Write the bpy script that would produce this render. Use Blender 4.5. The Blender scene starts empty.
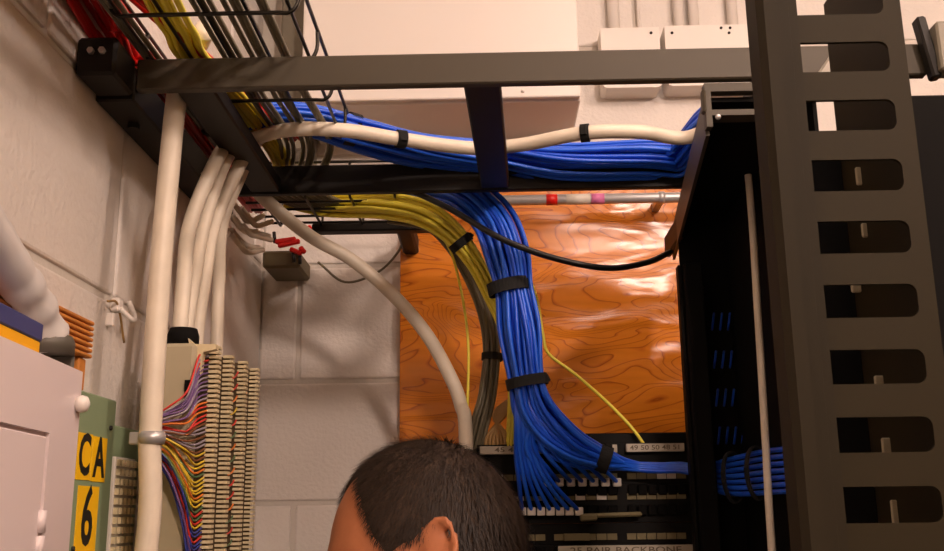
import bpy, bmesh, math, random
from mathutils import Vector, Matrix, noise
random.seed(7)
scene = bpy.context.scene
COL = scene.collection

# ------------------------------------------------------------------ camera
CZ, FOC = 1.7, 1000.0
ROT = (Matrix.Rotation(math.radians(1.0), 3, 'Z') @ Matrix.Rotation(math.radians(103.5), 3, 'X')
       @ Matrix.Rotation(math.radians(-0.7), 3, 'Z'))
cam_d = bpy.data.cameras.new('camera'); cam = bpy.data.objects.new('camera', cam_d)
COL.objects.link(cam)
cam_d.sensor_width = 36; cam_d.lens = 36 * FOC / 944; cam_d.clip_start = 0.02
cam.matrix_world = Matrix.Translation((0, 0, CZ)) @ ROT.to_4x4()
scene.camera = cam

# ------------------------------------------------------------------ world, light, exposure
w = bpy.data.worlds.new('world'); scene.world = w; w.use_nodes = True
w.node_tree.nodes['Background'].inputs[0].default_value = (1.0, .72, .5, 1)
w.node_tree.nodes['Background'].inputs[1].default_value = 0.004
vs = scene.view_settings
vs.view_transform = 'Standard'; vs.look = 'None'; vs.gamma = 1; vs.use_curve_mapping = False
vs.exposure = 0.0
CEIL = 2.92
LAMP = dict(col=(1.0, .75, .64))
# two opal globe lamps (one behind the camera, one right of the ladder) and a dim strip: x, y0, y1, watts
GLOBES = (dict(loc=(0.76, -1.0, 2.74), r=.08, strength=400.0, where='behind the camera'), dict(loc=(0.95, .45, 2.74), r=.08, strength=110.0, where='above the black equipment cabinet'))
STRIPS = ((0.30, 0.15, 0.95, 4.0),)
for lx, ly0, ly1, lw in STRIPS:
    ld = bpy.data.lights.new('ceiling_strip_light', 'AREA'); ld.shape = 'RECTANGLE'
    ld.size = .12; ld.size_y = ly1 - ly0; ld.energy = lw; ld.color = LAMP['col']
    lo = bpy.data.objects.new('ceiling_strip_light', ld); COL.objects.link(lo)
    lo.location = (lx, (ly0 + ly1) / 2, CEIL - 0.085)

def at(x, y, X=None, Y=None, Z=None):
    """direction of a photo pixel met with a plane of the room"""
    d = ROT @ Vector(((x - 472) / FOC, -(y - 275.5) / FOC, -1))
    t = X / d.x if X is not None else Y / d.y if Y is not None else (Z - CZ) / d.z
    return d * t + Vector((0, 0, CZ))

# ------------------------------------------------------------------ materials
def lin(c):
    return tuple(((v / 255) / 12.92 if v / 255 <= .04045 else ((v / 255 + .055) / 1.055) ** 2.4) for v in c)

MATS = {}
def mat(name, rgb, rough=.5, metal=0, var=0, vscale=30, bump=0, bscale=200, spec=.5, emit=None, sub=0):
    if name in MATS: return MATS[name]
    m = bpy.data.materials.new(name); m.use_nodes = True; nt = m.node_tree
    b = nt.nodes['Principled BSDF']; c = lin(rgb)
    b.inputs['Base Color'].default_value = (*c, 1)
    b.inputs['Roughness'].default_value = rough; b.inputs['Metallic'].default_value = metal
    b.inputs['Specular IOR Level'].default_value = spec
    tc = nt.nodes.new('ShaderNodeTexCoord')
    if var:
        n = nt.nodes.new('ShaderNodeTexNoise'); n.inputs['Scale'].default_value = vscale; n.inputs['Detail'].default_value = 5
        r = nt.nodes.new('ShaderNodeValToRGB')
        r.color_ramp.elements[0].position = .3; r.color_ramp.elements[1].position = .7
        r.color_ramp.elements[0].color = (*[max(0, v * (1 - var)) for v in c], 1)
        r.color_ramp.elements[1].color = (*[min(1, v * (1 + var)) for v in c], 1)
        nt.links.new(tc.outputs['Object'], n.inputs['Vector']); nt.links.new(n.outputs[0], r.inputs[0])
        nt.links.new(r.outputs[0], b.inputs['Base Color'])
    if bump:
        n2 = nt.nodes.new('ShaderNodeTexNoise'); n2.inputs['Scale'].default_value = bscale; n2.inputs['Detail'].default_value = 4
        bp = nt.nodes.new('ShaderNodeBump'); bp.inputs['Strength'].default_value = 1; bp.inputs['Distance'].default_value = bump
        nt.links.new(tc.outputs['Object'], n2.inputs['Vector']); nt.links.new(n2.outputs[0], bp.inputs['Height'])
        nt.links.new(bp.outputs[0], b.inputs['Normal'])
    if emit:
        b.inputs['Emission Color'].default_value = (*LAMP['col'], 1); b.inputs['Emission Strength'].default_value = emit
    MATS[name] = m
    return m

M_WALL = mat('painted_block', (222, 216, 208), .48, var=.05, vscale=6, bump=.0016, bscale=140)
M_MORTAR = mat('painted_mortar', (206, 200, 190), .6, bump=.001, bscale=150)
M_PLAIN = mat('painted_wall', (150, 128, 100), .6, bump=.001, bscale=120)
M_CEIL = mat('ceiling_paint', (150, 135, 112), .8)
M_FLOOR = mat('floor_tile', (84, 70, 52), .5, var=.1)
M_BLACK = mat('black_powder_coat', (27, 24, 20), .5, spec=.25)
M_RACK = mat('rack_black_paint', (15, 14, 12), .6, spec=.15)
M_DARK = mat('dark_plastic', (15, 14, 13), .8, spec=.12)
M_BLACK_LIT = mat('lit_black_enamel', (72, 66, 54), .5, spec=.3)  # black paint on lit faces, the light on it put into the colour
M_WHITEBOX = mat('white_enamel', (232, 226, 218), .4)
M_CAB = mat('cabinet_offwhite', (226, 214, 214), .4)
M_WIRE = mat('basket_wire_black', (38, 35, 28), .3, metal=.6)
M_BLUE = mat('blue_jacket', (22, 82, 212), .34)
M_BLUE2 = mat('blue_jacket_b', (36, 100, 228), .32)
M_YEL = mat('yellow_jacket', (250, 236, 80), .38)
M_RED = mat('red_jacket', (205, 22, 14), .36)
M_OLV = mat('grey_jacket', (112, 106, 84), .42)
M_BEI = mat('tan_jacket', (176, 140, 84), .45)
M_WHT = mat('white_jacket', (226, 216, 196), .42, var=.06, vscale=40)
M_BLKC = mat('black_jacket', (20, 19, 18), .35)
M_STRAP = mat('strap_fabric', (22, 22, 20), .85, bump=.0006, bscale=900)
M_STEEL = mat('galvanised_steel', (196, 196, 196), .4, metal=.55)
M_IVORY = mat('ivory_plastic', (214, 200, 160), .45)
M_IVORY2 = mat('beige_plastic', (176, 166, 138), .5)
M_GREEN = mat('pale_green_board', (132, 152, 118), .5, var=.04)
M_LABY = mat('yellow_label', (248, 196, 10), .5)
M_INK = mat('black_ink', (16, 14, 12), .6)
M_INKF = mat('faded_ink', (104, 92, 70), .6)
M_STRIP = mat('silver_strip', (186, 178, 160), .5)
M_LABW = mat('white_label', (214, 208, 196), .5)
M_CELL = mat('shaded_label', (118, 108, 74), .6)  # label colour darkened to carry the shade over the rack
M_PINK = mat('pink_label', (215, 120, 170), .5)
M_SHIRT = mat('dark_shirt', (38, 44, 60), .85, bump=.0008, bscale=400)
M_TROU = mat('dark_trousers', (40, 38, 36), .85, bump=.0008, bscale=400)
M_SHOE = mat('black_shoe', (20, 18, 17), .4)
M_SKIN = mat('skin', (196, 124, 84), .5, var=.07, vscale=18, bump=.0004, bscale=260)
M_EYE = mat('eye_white', (220, 212, 205), .2)
M_HAIR = mat('hair_brown', (46, 34, 24), .55, var=.35, vscale=120)
M_SCALP = mat('scalp_hair', (62, 45, 30), .7, var=.3, vscale=220, bump=.0012, bscale=700)
M_ORANGE = mat('orange_wood', (200, 128, 52), .6, var=.12, vscale=40)
M_BLUEBOX = mat('navy_card', (58, 66, 120), .5)
M_YELBOX = mat('yellow_card', (240, 176, 20), .5)
M_DUCTW = mat('tube_white', (205, 202, 198), .35)
M_DGREY = mat('dark_grey_fitting', (84, 80, 70), .5)
M_GREYM = mat('grey_enamel', (120, 114, 98), .45)

def plywood():
    m = bpy.data.materials.new('varnished_plywood'); m.use_nodes = True; nt = m.node_tree; L = nt.links
    b = nt.nodes['Principled BSDF']; b.inputs['Roughness'].default_value = .22
    tc = nt.nodes.new('ShaderNodeTexCoord'); mp = nt.nodes.new('ShaderNodeMapping')
    mp.inputs['Scale'].default_value = (1.5, 1, 4.2); L.new(tc.outputs['Object'], mp.inputs['Vector'])
    n = nt.nodes.new('ShaderNodeTexNoise'); n.inputs['Scale'].default_value = 2.3; n.inputs['Detail'].default_value = 2.5; n.inputs['Roughness'].default_value = .45
    n.inputs['Distortion'].default_value = .5
    L.new(mp.outputs[0], n.inputs['Vector'])
    mu = nt.nodes.new('ShaderNodeMath'); mu.operation = 'MULTIPLY'; mu.inputs[1].default_value = 30; L.new(n.outputs[0], mu.inputs[0])
    fr = nt.nodes.new('ShaderNodeMath'); fr.operation = 'FRACT'; L.new(mu.outputs[0], fr.inputs[0])
    r = nt.nodes.new('ShaderNodeValToRGB'); e = r.color_ramp.elements
    e[0].position = 0; e[0].color = (*lin((220, 132, 34)), 1); e[1].position = 1; e[1].color = (*lin((220, 132, 34)), 1)
    for p, c in ((.74, (218, 130, 34)), (.87, (196, 106, 26)), (.925, (160, 80, 18)), (.965, (210, 122, 32))):
        q = r.color_ramp.elements.new(p); q.color = (*lin(c), 1)
    L.new(fr.outputs[0], r.inputs[0])
    n2 = nt.nodes.new('ShaderNodeTexNoise'); n2.inputs['Scale'].default_value = 9; n2.inputs['Detail'].default_value = 6
    mp2 = nt.nodes.new('ShaderNodeMapping'); mp2.inputs['Scale'].default_value = (1, 1, 9); L.new(tc.outputs['Object'], mp2.inputs['Vector']); L.new(mp2.outputs[0], n2.inputs['Vector'])
    mx = nt.nodes.new('ShaderNodeMix'); mx.data_type = 'RGBA'; mx.blend_type = 'MULTIPLY'; mx.inputs[0].default_value = .3
    r2 = nt.nodes.new('ShaderNodeValToRGB'); r2.color_ramp.elements[0].position = .3; r2.color_ramp.elements[0].color = (.6, .5, .42, 1); r2.color_ramp.elements[1].position = .65; r2.color_ramp.elements[1].color = (1, 1, 1, 1)
    L.new(n2.outputs[0], r2.inputs[0]); L.new(r.outputs[0], mx.inputs[6]); L.new(r2.outputs[0], mx.inputs[7])
    # round knots
    v = nt.nodes.new('ShaderNodeTexVoronoi'); v.inputs['Scale'].default_value = 4.1; mp3 = nt.nodes.new('ShaderNodeMapping'); mp3.inputs['Scale'].default_value = (.8, 1, 1.3)
    L.new(tc.outputs['Object'], mp3.inputs['Vector']); L.new(mp3.outputs[0], v.inputs['Vector'])
    lt = nt.nodes.new('ShaderNodeMath'); lt.operation = 'LESS_THAN'; lt.inputs[1].default_value = .022; L.new(v.outputs['Distance'], lt.inputs[0])
    mx2 = nt.nodes.new('ShaderNodeMix'); mx2.data_type = 'RGBA'; L.new(lt.outputs[0], mx2.inputs[0]); L.new(mx.outputs[2], mx2.inputs[6]); mx2.inputs[7].default_value = (*lin((110, 58, 26)), 1)
    L.new(mx2.outputs[2], b.inputs['Base Color'])
    bp = nt.nodes.new('ShaderNodeBump'); bp.inputs['Distance'].default_value = .0006; bp.inputs['Strength'].default_value = 1
    L.new(fr.outputs[0], bp.inputs['Height']); L.new(bp.outputs[0], b.inputs['Normal'])
    return m
M_PLY = plywood()

# ------------------------------------------------------------------ mesh helpers
def box(bm, x0, x1, y0, y1, z0, z1, bev=0, seg=1):
    vs_ = [bm.verts.new(p) for p in ((x0, y0, z0), (x1, y0, z0), (x1, y1, z0), (x0, y1, z0), (x0, y0, z1), (x1, y0, z1), (x1, y1, z1), (x0, y1, z1))]
    fs = [bm.faces.new([vs_[i] for i in q]) for q in ((0, 3, 2, 1), (4, 5, 6, 7), (0, 1, 5, 4), (1, 2, 6, 5), (2, 3, 7, 6), (3, 0, 4, 7))]
    if bev:
        ed = list({e for f in fs for e in f.edges})
        bmesh.ops.bevel(bm, geom=ed, offset=bev, segments=seg, profile=.5, affect='EDGES')
    return bm

def mesh_of(bm, smooth=False):
    me = bpy.data.meshes.new('mesh'); bm.normal_update(); bm.to_mesh(me); bm.free()
    if smooth:
        me.polygons.foreach_set('use_smooth', [True] * len(me.polygons))
    return me

def boxm(*a, **k):
    return mesh_of(box(bmesh.new(), *a, **k))

def setp(o, label=None, cat=None, group=None, kind=None):
    if label: o['label'] = label
    if cat: o['category'] = cat
    if group: o['group'] = group
    if kind: o['kind'] = kind
    return o

def mk(name, me, m, parent=None, label=None, cat=None, group=None, kind=None):
    me.name = name
    if m and not me.materials: me.materials.append(m)
    o = bpy.data.objects.new(name, me); COL.objects.link(o)
    if parent:
        o.parent = parent
        if parent.type == 'EMPTY':
            o.matrix_parent_inverse = Matrix.Translation(-Vector(parent.location))
    return setp(o, label, cat, group, kind)

def root(name, loc, label, cat, group=None, kind=None):
    o = bpy.data.objects.new(name, None); COL.objects.link(o); o.location = loc; o.empty_display_size = .05
    return setp(o, label, cat, group, kind)

def cat_rom(P, step=None, n=8):
    P = [Vector(p) for p in P]
    if len(P) == 2: return [P[0].lerp(P[1], i / n) for i in range(n + 1)]
    Q = [P[0] * 2 - P[1]] + P + [P[-1] * 2 - P[-2]]
    out = []
    for i in range(1, len(Q) - 2):
        a, b, c, d = Q[i - 1], Q[i], Q[i + 1], Q[i + 2]
        for k in range(n):
            t = k / n
            out.append(.5 * ((2 * b) + (c - a) * t + (2 * a - 5 * b + 4 * c - d) * t * t + (3 * b - a - 3 * c + d) * t ** 3))
    out.append(P[-1]); return out

def frames(P):
    T = [((P[min(i + 1, len(P) - 1)] - P[max(i - 1, 0)]).normalized()) for i in range(len(P))]
    ref = Vector((0, 1, 0)) if abs(T[0].y) < .9 else Vector((1, 0, 0))
    n = (ref - T[0] * ref.dot(T[0])).normalized(); out = []
    for t in T:
        n = (n - t * n.dot(t)).normalized()
        out.append((t, n, t.cross(n)))
    return out

def tubem(P, r, sides=8, smooth=True, closed=False):
    """round tube along points; r a number or a list"""
    P = [Vector(p) for p in P]; F = frames(P); V = []; Fc = []
    N = len(P)
    for i, p in enumerate(P):
        t, a, b = F[i]; rr = r[i] if isinstance(r, (list, tuple)) else r
        for k in range(sides):
            g = 2 * math.pi * k / sides
            V.append(p + (a * math.cos(g) + b * math.sin(g)) * rr)
    for i in range(N - 1 if not closed else N):
        j = (i + 1) % N
        for k in range(sides):
            l = (k + 1) % sides
            Fc.append((i * sides + k, i * sides + l, j * sides + l, j * sides + k))
    if not closed:
        Fc.append(tuple(range(sides - 1, -1, -1))); Fc.append(tuple((N - 1) * sides + k for k in range(sides)))
    me = bpy.data.meshes.new('mesh'); me.from_pydata(V, [], Fc)
    me.polygons.foreach_set('use_smooth', [smooth] * len(me.polygons))
    return me

def join(meshes):
    bm = bmesh.new()
    for m in meshes:
        bm.from_mesh(m); bpy.data.meshes.remove(m)
    me = bpy.data.meshes.new('mesh'); bm.to_mesh(me); bm.free(); return me

def obox(p0, p1, side, up, wd, ht, bev=.002):
    """beam between p0 and p1"""
    p0, p1 = Vector(p0), Vector(p1); t = (p1 - p0); L = t.length; t.normalize()
    up = Vector(up); s = t.cross(up).normalized(); u = s.cross(t)
    bm = box(bmesh.new(), -wd / 2, wd / 2, 0, L, -ht / 2, ht / 2, bev)
    Mx = Matrix((s, t, u)).transposed().to_4x4(); Mx.translation = p0
    bmesh.ops.transform(bm, matrix=Mx, verts=bm.verts)
    return mesh_of(bm)

def extrude_poly(pts2, fn, d):
    """polygon pts2 (u,v) mapped by fn to 3-D, thickened by vector d"""
    bm = bmesh.new(); vs_ = [bm.verts.new(fn(*p)) for p in pts2]; f = bm.faces.new(vs_)
    r = bmesh.ops.extrude_face_region(bm, geom=[f])
    bmesh.ops.translate(bm, vec=d, verts=[g for g in r['geom'] if isinstance(g, bmesh.types.BMVert)])
    bmesh.ops.recalc_face_normals(bm, faces=bm.faces)
    return mesh_of(bm)

def text_mesh(s, size, origin, right, up, depth=.0004, bold=0, sx=1.0):
    cu = bpy.data.curves.new('txt', 'FONT'); cu.body = s; cu.size = size; cu.extrude = depth / 2; cu.offset = bold
    cu.align_x = 'CENTER'; cu.align_y = 'CENTER'; cu.resolution_u = 3
    to = bpy.data.objects.new('txt', cu); COL.objects.link(to)
    dg = bpy.context.evaluated_depsgraph_get(); me = bpy.data.meshes.new_from_object(to.evaluated_get(dg))
    bpy.data.objects.remove(to); bpy.data.curves.remove(cu)
    right, up = Vector(right).normalized(), Vector(up).normalized(); nn = right.cross(up)
    Mx = Matrix((right * sx, up, nn)).transposed().to_4x4(); Mx.translation = Vector(origin)
    me.transform(Mx); me.materials.clear(); return me

# ------------------------------------------------------------------ room shell
XL, YB = -.398, 1.70
XR, YF = 1.75, -3.0
mk('floor', boxm(XL - .2, XR + .1, YF - .1, YB + .2, -.1, 0), M_FLOOR, kind='structure')
mk('ceiling', boxm(XL - .2, XR + .1, YF - .1, YB + .2, CEIL, CEIL + .1), M_CEIL, kind='structure')
mk('wall_right', boxm(XR, XR + .1, YF - .1, YB + .2, 0, CEIL), M_PLAIN, kind='structure')
mk('wall_front', boxm(XL - .2, XR, YF - .1, YF, 0, CEIL), M_PLAIN, kind='structure')
wl = mk('wall_left', boxm(XL - .2, XL - .0035, YF, YB + .2, 0, CEIL), M_MORTAR, kind='structure')
wb = mk('wall_back', boxm(XL - .0035, XR, YB + .0035, YB + .2, 0, CEIL), M_MORTAR, kind='structure')
Z0 = at(330, 381, Y=YB).z; CH, CL, GAP = .2032, .4064, .008
JX = at(298, 340, Y=YB).x
cache = {}
def block(u0, u1, z0, z1, wall):
    key = (round(u1 - u0, 4), round(z1 - z0, 4), wall.name)
    if key not in cache:
        a, b = key[0], key[1]
        me = boxm(0, .02, 0, a, 0, b, bev=.0032, seg=2) if wall is wl else boxm(0, a, 0, .02, 0, b, bev=.0032, seg=2)
        me.polygons.foreach_set('use_smooth', [False] * len(me.polygons)); cache[key] = me; me.materials.append(M_WALL)
    o = mk('concrete_block', cache[key], None, wall)
    o.location = (XL - .02, u0, z0) if wall is wl else (u0, YB, z0)
    return o
def courses(wall, umin, umax, joint):
    k0 = -int(math.ceil(Z0 / CH)); k = k0
    while Z0 + k * CH < CEIL:
        z0 = max(Z0 + k * CH + GAP / 2, .002); z1 = min(Z0 + (k + 1) * CH - GAP / 2, CEIL - .002)
        off = joint + (0 if k % 2 == 0 else CL / 2)
        j = math.floor((umin - off) / CL)
        while off + j * CL < umax:
            a = max(off + j * CL + GAP / 2, umin); b = min(off + (j + 1) * CL - GAP / 2, umax); j += 1
            if b - a > .02 and z1 - z0 > .02: block(a, b, z0, z1, wall)
        k += 1
courses(wl, YF, YB - .001, 1.03)
courses(wb, XL + .001, XR, JX)

# plywood backboard
PX0 = at(400, 330, Y=1.685).x; PZ1 = at(600, 186, Y=1.685).z
mk('plywood_backboard', boxm(PX0, 1.25, YB - .018, YB - .0005, .6, PZ1, bev=.001), M_PLY,
   label='varnished orange plywood board fixed to the back wall', cat='backboard')

# fluorescent fitting on the ceiling
for lx, ly0, ly1, lw in STRIPS:
    fx = root('ceiling_light', (lx, (ly0 + ly1) / 2, CEIL), 'slim fluorescent strip on the ceiling over the cable ladder', 'ceiling light')
    mk('housing', boxm(lx - .08, lx + .08, ly0 - .03, ly1 + .03, CEIL - .05, CEIL, bev=.004), M_WHITEBOX, fx)
    mk('diffuser', boxm(lx - .06, lx + .06, ly0, ly1, CEIL - .08, CEIL - .0505, bev=.01, seg=2), mat('lit_diffuser', (240, 230, 215), .5, emit=6.0), fx)

for G_ in GLOBES:
    gx, gy, gz_ = G_['loc']
    gl = root('globe_lamp', (gx, gy, CEIL), 'round opal globe lamp on the ceiling ' + G_['where'], 'ceiling lamp', 'globe lamps')
    mk('canopy', tubem([(gx, gy, CEIL - .03), (gx, gy, CEIL)], .06, 24), M_WHITEBOX, gl)
    mk('stem', tubem([(gx, gy, gz_ + G_['r'] - .004), (gx, gy, CEIL - .029)], .012, 12), M_WHITEBOX, gl)
    bm = bmesh.new(); bmesh.ops.create_uvsphere(bm, u_segments=20, v_segments=12, radius=G_['r']); bmesh.ops.translate(bm, vec=G_['loc'], verts=bm.verts)
    mk('globe', mesh_of(bm, True), mat('lit_globe_%d' % G_['strength'], (240, 230, 215), .5, emit=G_['strength']), gl)

# ------------------------------------------------------------------ white wall cabinet above (back wall)
BY = 1.51
bz = at(450, 100, Y=BY).z; bx0 = at(302, 40, Y=BY).x; bx1 = at(580, 60, Y=BY).x
hb = root('wall_cabinet', ((bx0 + bx1) / 2, BY, bz), 'large plain white cabinet high on the back wall', 'cabinet')
mk('body', boxm(bx0, bx1, BY + .012, YB, bz, bz + .52, bev=.003), M_WHITEBOX, hb)
cd = mk('door', boxm(bx0 + .001, bx1 - .001, BY, BY + .011, bz + .002, bz + .518, bev=.003, seg=2), M_WHITEBOX, hb)
mk('screw', tubem([at(523, 91, Y=BY - .002), at(523, 91, Y=BY + .002)], .003), M_WHITEBOX, cd)
# grey raceway left of the cabinet
ra = at(262, 30, Y=1.6).x
rw = root('wall_raceway', (ra, YB, 2.25), 'tall grey raceway on the back wall beside the large white cabinet', 'raceway')
mk('cover', boxm(at(281, 30, Y=1.58).x, bx0 - .004, 1.58, YB, at(290, 150, Y=1.58).z, CEIL, bev=.003), M_GREYM, rw)
mk('base_channel', boxm(at(238, 30, Y=1.64).x, at(281, 30, Y=1.58).x, 1.64, YB, at(290, 150, Y=1.58).z, CEIL, bev=.003), M_LABW, rw)

# surface boxes with conduits
def surface_box(x0, x1, y0, y1, pipes, label, marks):
    Yf = YB - .05
    a, b = at(x0, y1, Y=Yf), at(x1, y0, Y=Yf)
    r = root('surface_outlet_box', ((a.x + b.x) / 2, YB, a.z), label, 'outlet box', 'white outlet boxes on the back wall')
    bm = box(bmesh.new(), a.x, b.x, Yf, YB, a.z, b.z)
    ed = [e for e in bm.edges if abs((e.verts[0].co - e.verts[1].co).normalized().y) > .9 and e.verts[0].co.z < (a.z + b.z) / 2]
    bmesh.ops.bevel(bm, geom=ed, offset=.009, segments=4, profile=.5, affect='EDGES')
    mk('body', mesh_of(bm), M_WHITEBOX, r)
    for px, rad in pipes:
        p = at(px, y0, Y=YB - rad - .004)
        mk('conduit', tubem([(p.x, p.y, b.z - .005), (p.x, p.y, CEIL)], rad, 14), M_WHITEBOX, r)
        if rad > .006: mk('coupling', tubem([(p.x, p.y, b.z - .002), (p.x, p.y, b.z + .006)], rad * 1.22, 14), M_WHITEBOX, r)
    for mx_, my_ in marks:
        q = at(mx_, my_, Y=Yf)
        mk('screw_hole', tubem([q - Vector((0, .0015, 0)), q + Vector((0, .001, 0))], .0026, 8), M_INK, r)
surface_box(603, 659, 27, 88, [(614, .011), (639, .003)], 'white outlet box with one fat conduit nearest the large white cabinet', [(651, 33)])
surface_box(668, 756, 24, 86, [(679, .0095), (694, .0095), (733, .0095)], 'white outlet box with three conduits above it near the slotted rack', [(672, 33), (721, 28), (730, 28), (729, 33)])

# galvanised conduit across the plywood
cy = 1.615
ca, cb = at(430, 204, Y=cy), at(760, 194, Y=cy); zc = at(590, 199, Y=cy).z
em = root('metal_conduit', (0, cy, zc), 'galvanised conduit running across the top of the plywood', 'conduit')
mk('pipe', tubem([(ca.x, cy, zc), (.75, cy, zc)], .0088, 18), M_STEEL, em)
for x0, x1, m, nm, r in ((546, 557, mat('red_tape', (205, 20, 14), .4), 'tape_band', .0096), (566, 590, M_LABW, 'sticker', .0091), (591, 604, M_PINK, 'sticker', .0091)):
    mk(nm, tubem([(at(x0, 199, Y=cy).x, cy, zc), (at(x1, 199, Y=cy).x, cy, zc)], r, 18), m, em)
sx = at(661, 192, Y=cy).x
st = mk('strap', join([tubem([(sx - .005, cy, zc), (sx + .005, cy, zc)], .0105, 16), boxm(sx - .006, sx + .006, cy + .004, YB - .018, zc - .004, zc + .008), boxm(sx - .006, sx + .006, YB - .0225, YB - .018, zc, zc + .026)]), M_STEEL, em)
mk('screw', tubem([(sx, YB - .027, zc + .019), (sx, YB - .022, zc + .019)], .003), M_STEEL, st)

# ------------------------------------------------------------------ ladder rack
ZL, SH = at(430, 84, Y=.94).z, .034          # underside height, bar height
Y1, Y2 = .94, 1.283
ZT = ZL + SH
lad = root('cable_ladder', (0, (Y1 + Y2) / 2, ZL), 'black overhead cable ladder crossing the room in front of the white cabinet', 'cable ladder')
mk('side_bar', boxm(XL + .0405, .445, Y1, Y1 + .012, ZL, ZT, bev=.0015), M_BLACK_LIT, lad)
xb = at(231, 188, Z=ZL).x
mk('side_bar', boxm(xb, .40, Y2, Y2 + .012, ZL, ZT + .006, bev=.0015), M_BLACK, lad)
for px_, wd in ((191, .040), (482, .038)):
    xc = at(px_, 88, Z=ZL).x
    dx = at(243 if px_ == 191 else 496, 162, Z=ZL).x - at(px_, 88, Z=ZL).x
    mk('rung', obox((xc, Y1 + .012, ZL + .012), (xc + dx * .95, Y2, ZL + .012), None, (0, 0, 1), wd, .02), M_BLACK, lad)
mk('rung', obox((.30, Y1 + .012, ZL + .012), (.31, Y2, ZL + .012), None, (0, 0, 1), .038, .02), M_BLACK, lad)
# end clamp at the left end of the front bar
cl = mk('end_clamp', boxm(XL + .001, XL + .040, Y1 - .055, Y1 - .001, ZL - .008, ZL + .032, bev=.003), M_BLACK, lad)
for bx_ in (XL + .016, XL + .027):
    mk('bolt', tubem([(bx_, Y1 - .059, ZL + .016), (bx_, Y1 - .054, ZL + .016)], .0035, 6, smooth=False), M_STEEL, cl)
pe = at(926, 50, Y=.93)
mk('end_bracket', obox((pe.x + .006, .93, ZL - .010), (pe.x - .004, .93, ZT + .022), None, (0, 1, 0), .010, .014), M_BLACK, lad)

rail = root('wall_angle_rail', (XL, 1.2, ZL), 'black support rail along the left block wall under the red cables', 'support rail')
mk('rail', boxm(XL, XL + .040, Y1 - .0005, 1.34, ZL - .012, ZL + .026, bev=.002), M_BLACK, rail)
for yy in (1.0, 1.3):
    mk('bolt', tubem([(XL + .019, yy, ZL - .018), (XL + .019, yy, ZL - .011)], .006, 6, smooth=False), M_BLACK, rail)
mk('ladder_end_plate', boxm(pe.x + .006, .86, .915, .9395, ZL - .006, ZT + .012, bev=.002), M_GREYM,
   label='grey channel end above the black equipment cabinet at right', cat='channel')

# ------------------------------------------------------------------ wire baskets
def basket(o, u0, u1, v0, v1, zb, hgt, along, stepc=.1016, nl=4, r=.0021):
    """wire tray: along 'y' runs in depth, u across, v along"""
    def P(u, v, z): return (u, v, z) if along == 'y' else (v, u, z)
    v = v0
    while v <= v1 + 1e-4:
        mk('cross_wire', tubem(cat_rom([P(u0, v, zb + hgt), P(u0, v, zb + .012), P(u0 + .008, v, zb), P(u0 + .03, v, zb), P(u1 - .03, v, zb), P(u1 - .008, v, zb), P(u1, v, zb + .012), P(u1, v, zb + hgt)], n=4), r, 6), M_WIRE, o)
        v += stepc
    for i in range(nl + 1):
        u = u0 + .008 + (u1 - u0 - .016) * i / nl
        mk('long_wire', tubem([P(u, v0 - .03, zb + 2 * r), P(u, v1 + .02, zb + 2 * r)], r, 6), M_WIRE, o)
    for u in (u0, u1):
        for z in (zb + hgt,):
            mk('long_wire', tubem([P(u, v0 - .03, z), P(u, v1 + .02, z)], r, 6), M_WIRE, o)
ZB = ZT + .003
bq = at(298, 12, Z=ZB)
BX0, BX1 = -.355, bq.x
bk = root('wire_basket', ((BX0 + BX1) / 2, .9, ZB), 'black wire basket running back over the ladder beside the left wall', 'wire basket', 'wire baskets')
basket(bk, BX0, BX1, bq.y - .1016 * 5, bq.y + .1016 * 3.05, ZB, .034, 'y')
b2y0, b2y1 = at(320, 195, Z=ZB - .012).y, at(340, 226, Z=ZB - .012).y
b2x0, b2x1 = at(262, 200, Z=ZB - .012).x, at(424, 214, Z=ZB - .012).x
bk2 = root('wire_basket', ((b2x0 + b2x1) / 2, 1.5, ZB), 'short black wire basket holding yellow cables behind the ladder', 'wire basket', 'wire baskets')
basket(bk2, b2y0, b2y1, b2x0, b2x1, ZB - .012, .05, 'x', stepc=.065, nl=4)
bar = root('basket_support_bar', (b2x0, b2y1, ZB - .05), 'black bar carrying the yellow cable basket against the back wall', 'support bar')
za, zb_ = at(400, 224, Y=b2y1).z, at(400, 232, Y=b2y1).z
mk('bar', boxm(b2x0 + .05, b2x1 + .012, b2y1 - .012, b2y1 + .012, zb_, za, bev=.002), M_BLACK, bar)
q0, q1 = at(401, 248, Y=1.64), at(417, 234, Y=1.64)
mk('wall_bracket', boxm(q0.x, q1.x, b2y1 + .0125, YB - .0, q0.z, q1.z + .006, bev=.004), M_BLACK, bar)

# ------------------------------------------------------------------ cables
def cable(name, pts, r, m, label, cat='cable', group=None, sides=8, n=8):
    return mk(name, tubem(cat_rom(pts, n=n), r, sides), m, label=label, cat=cat, group=group)

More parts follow.
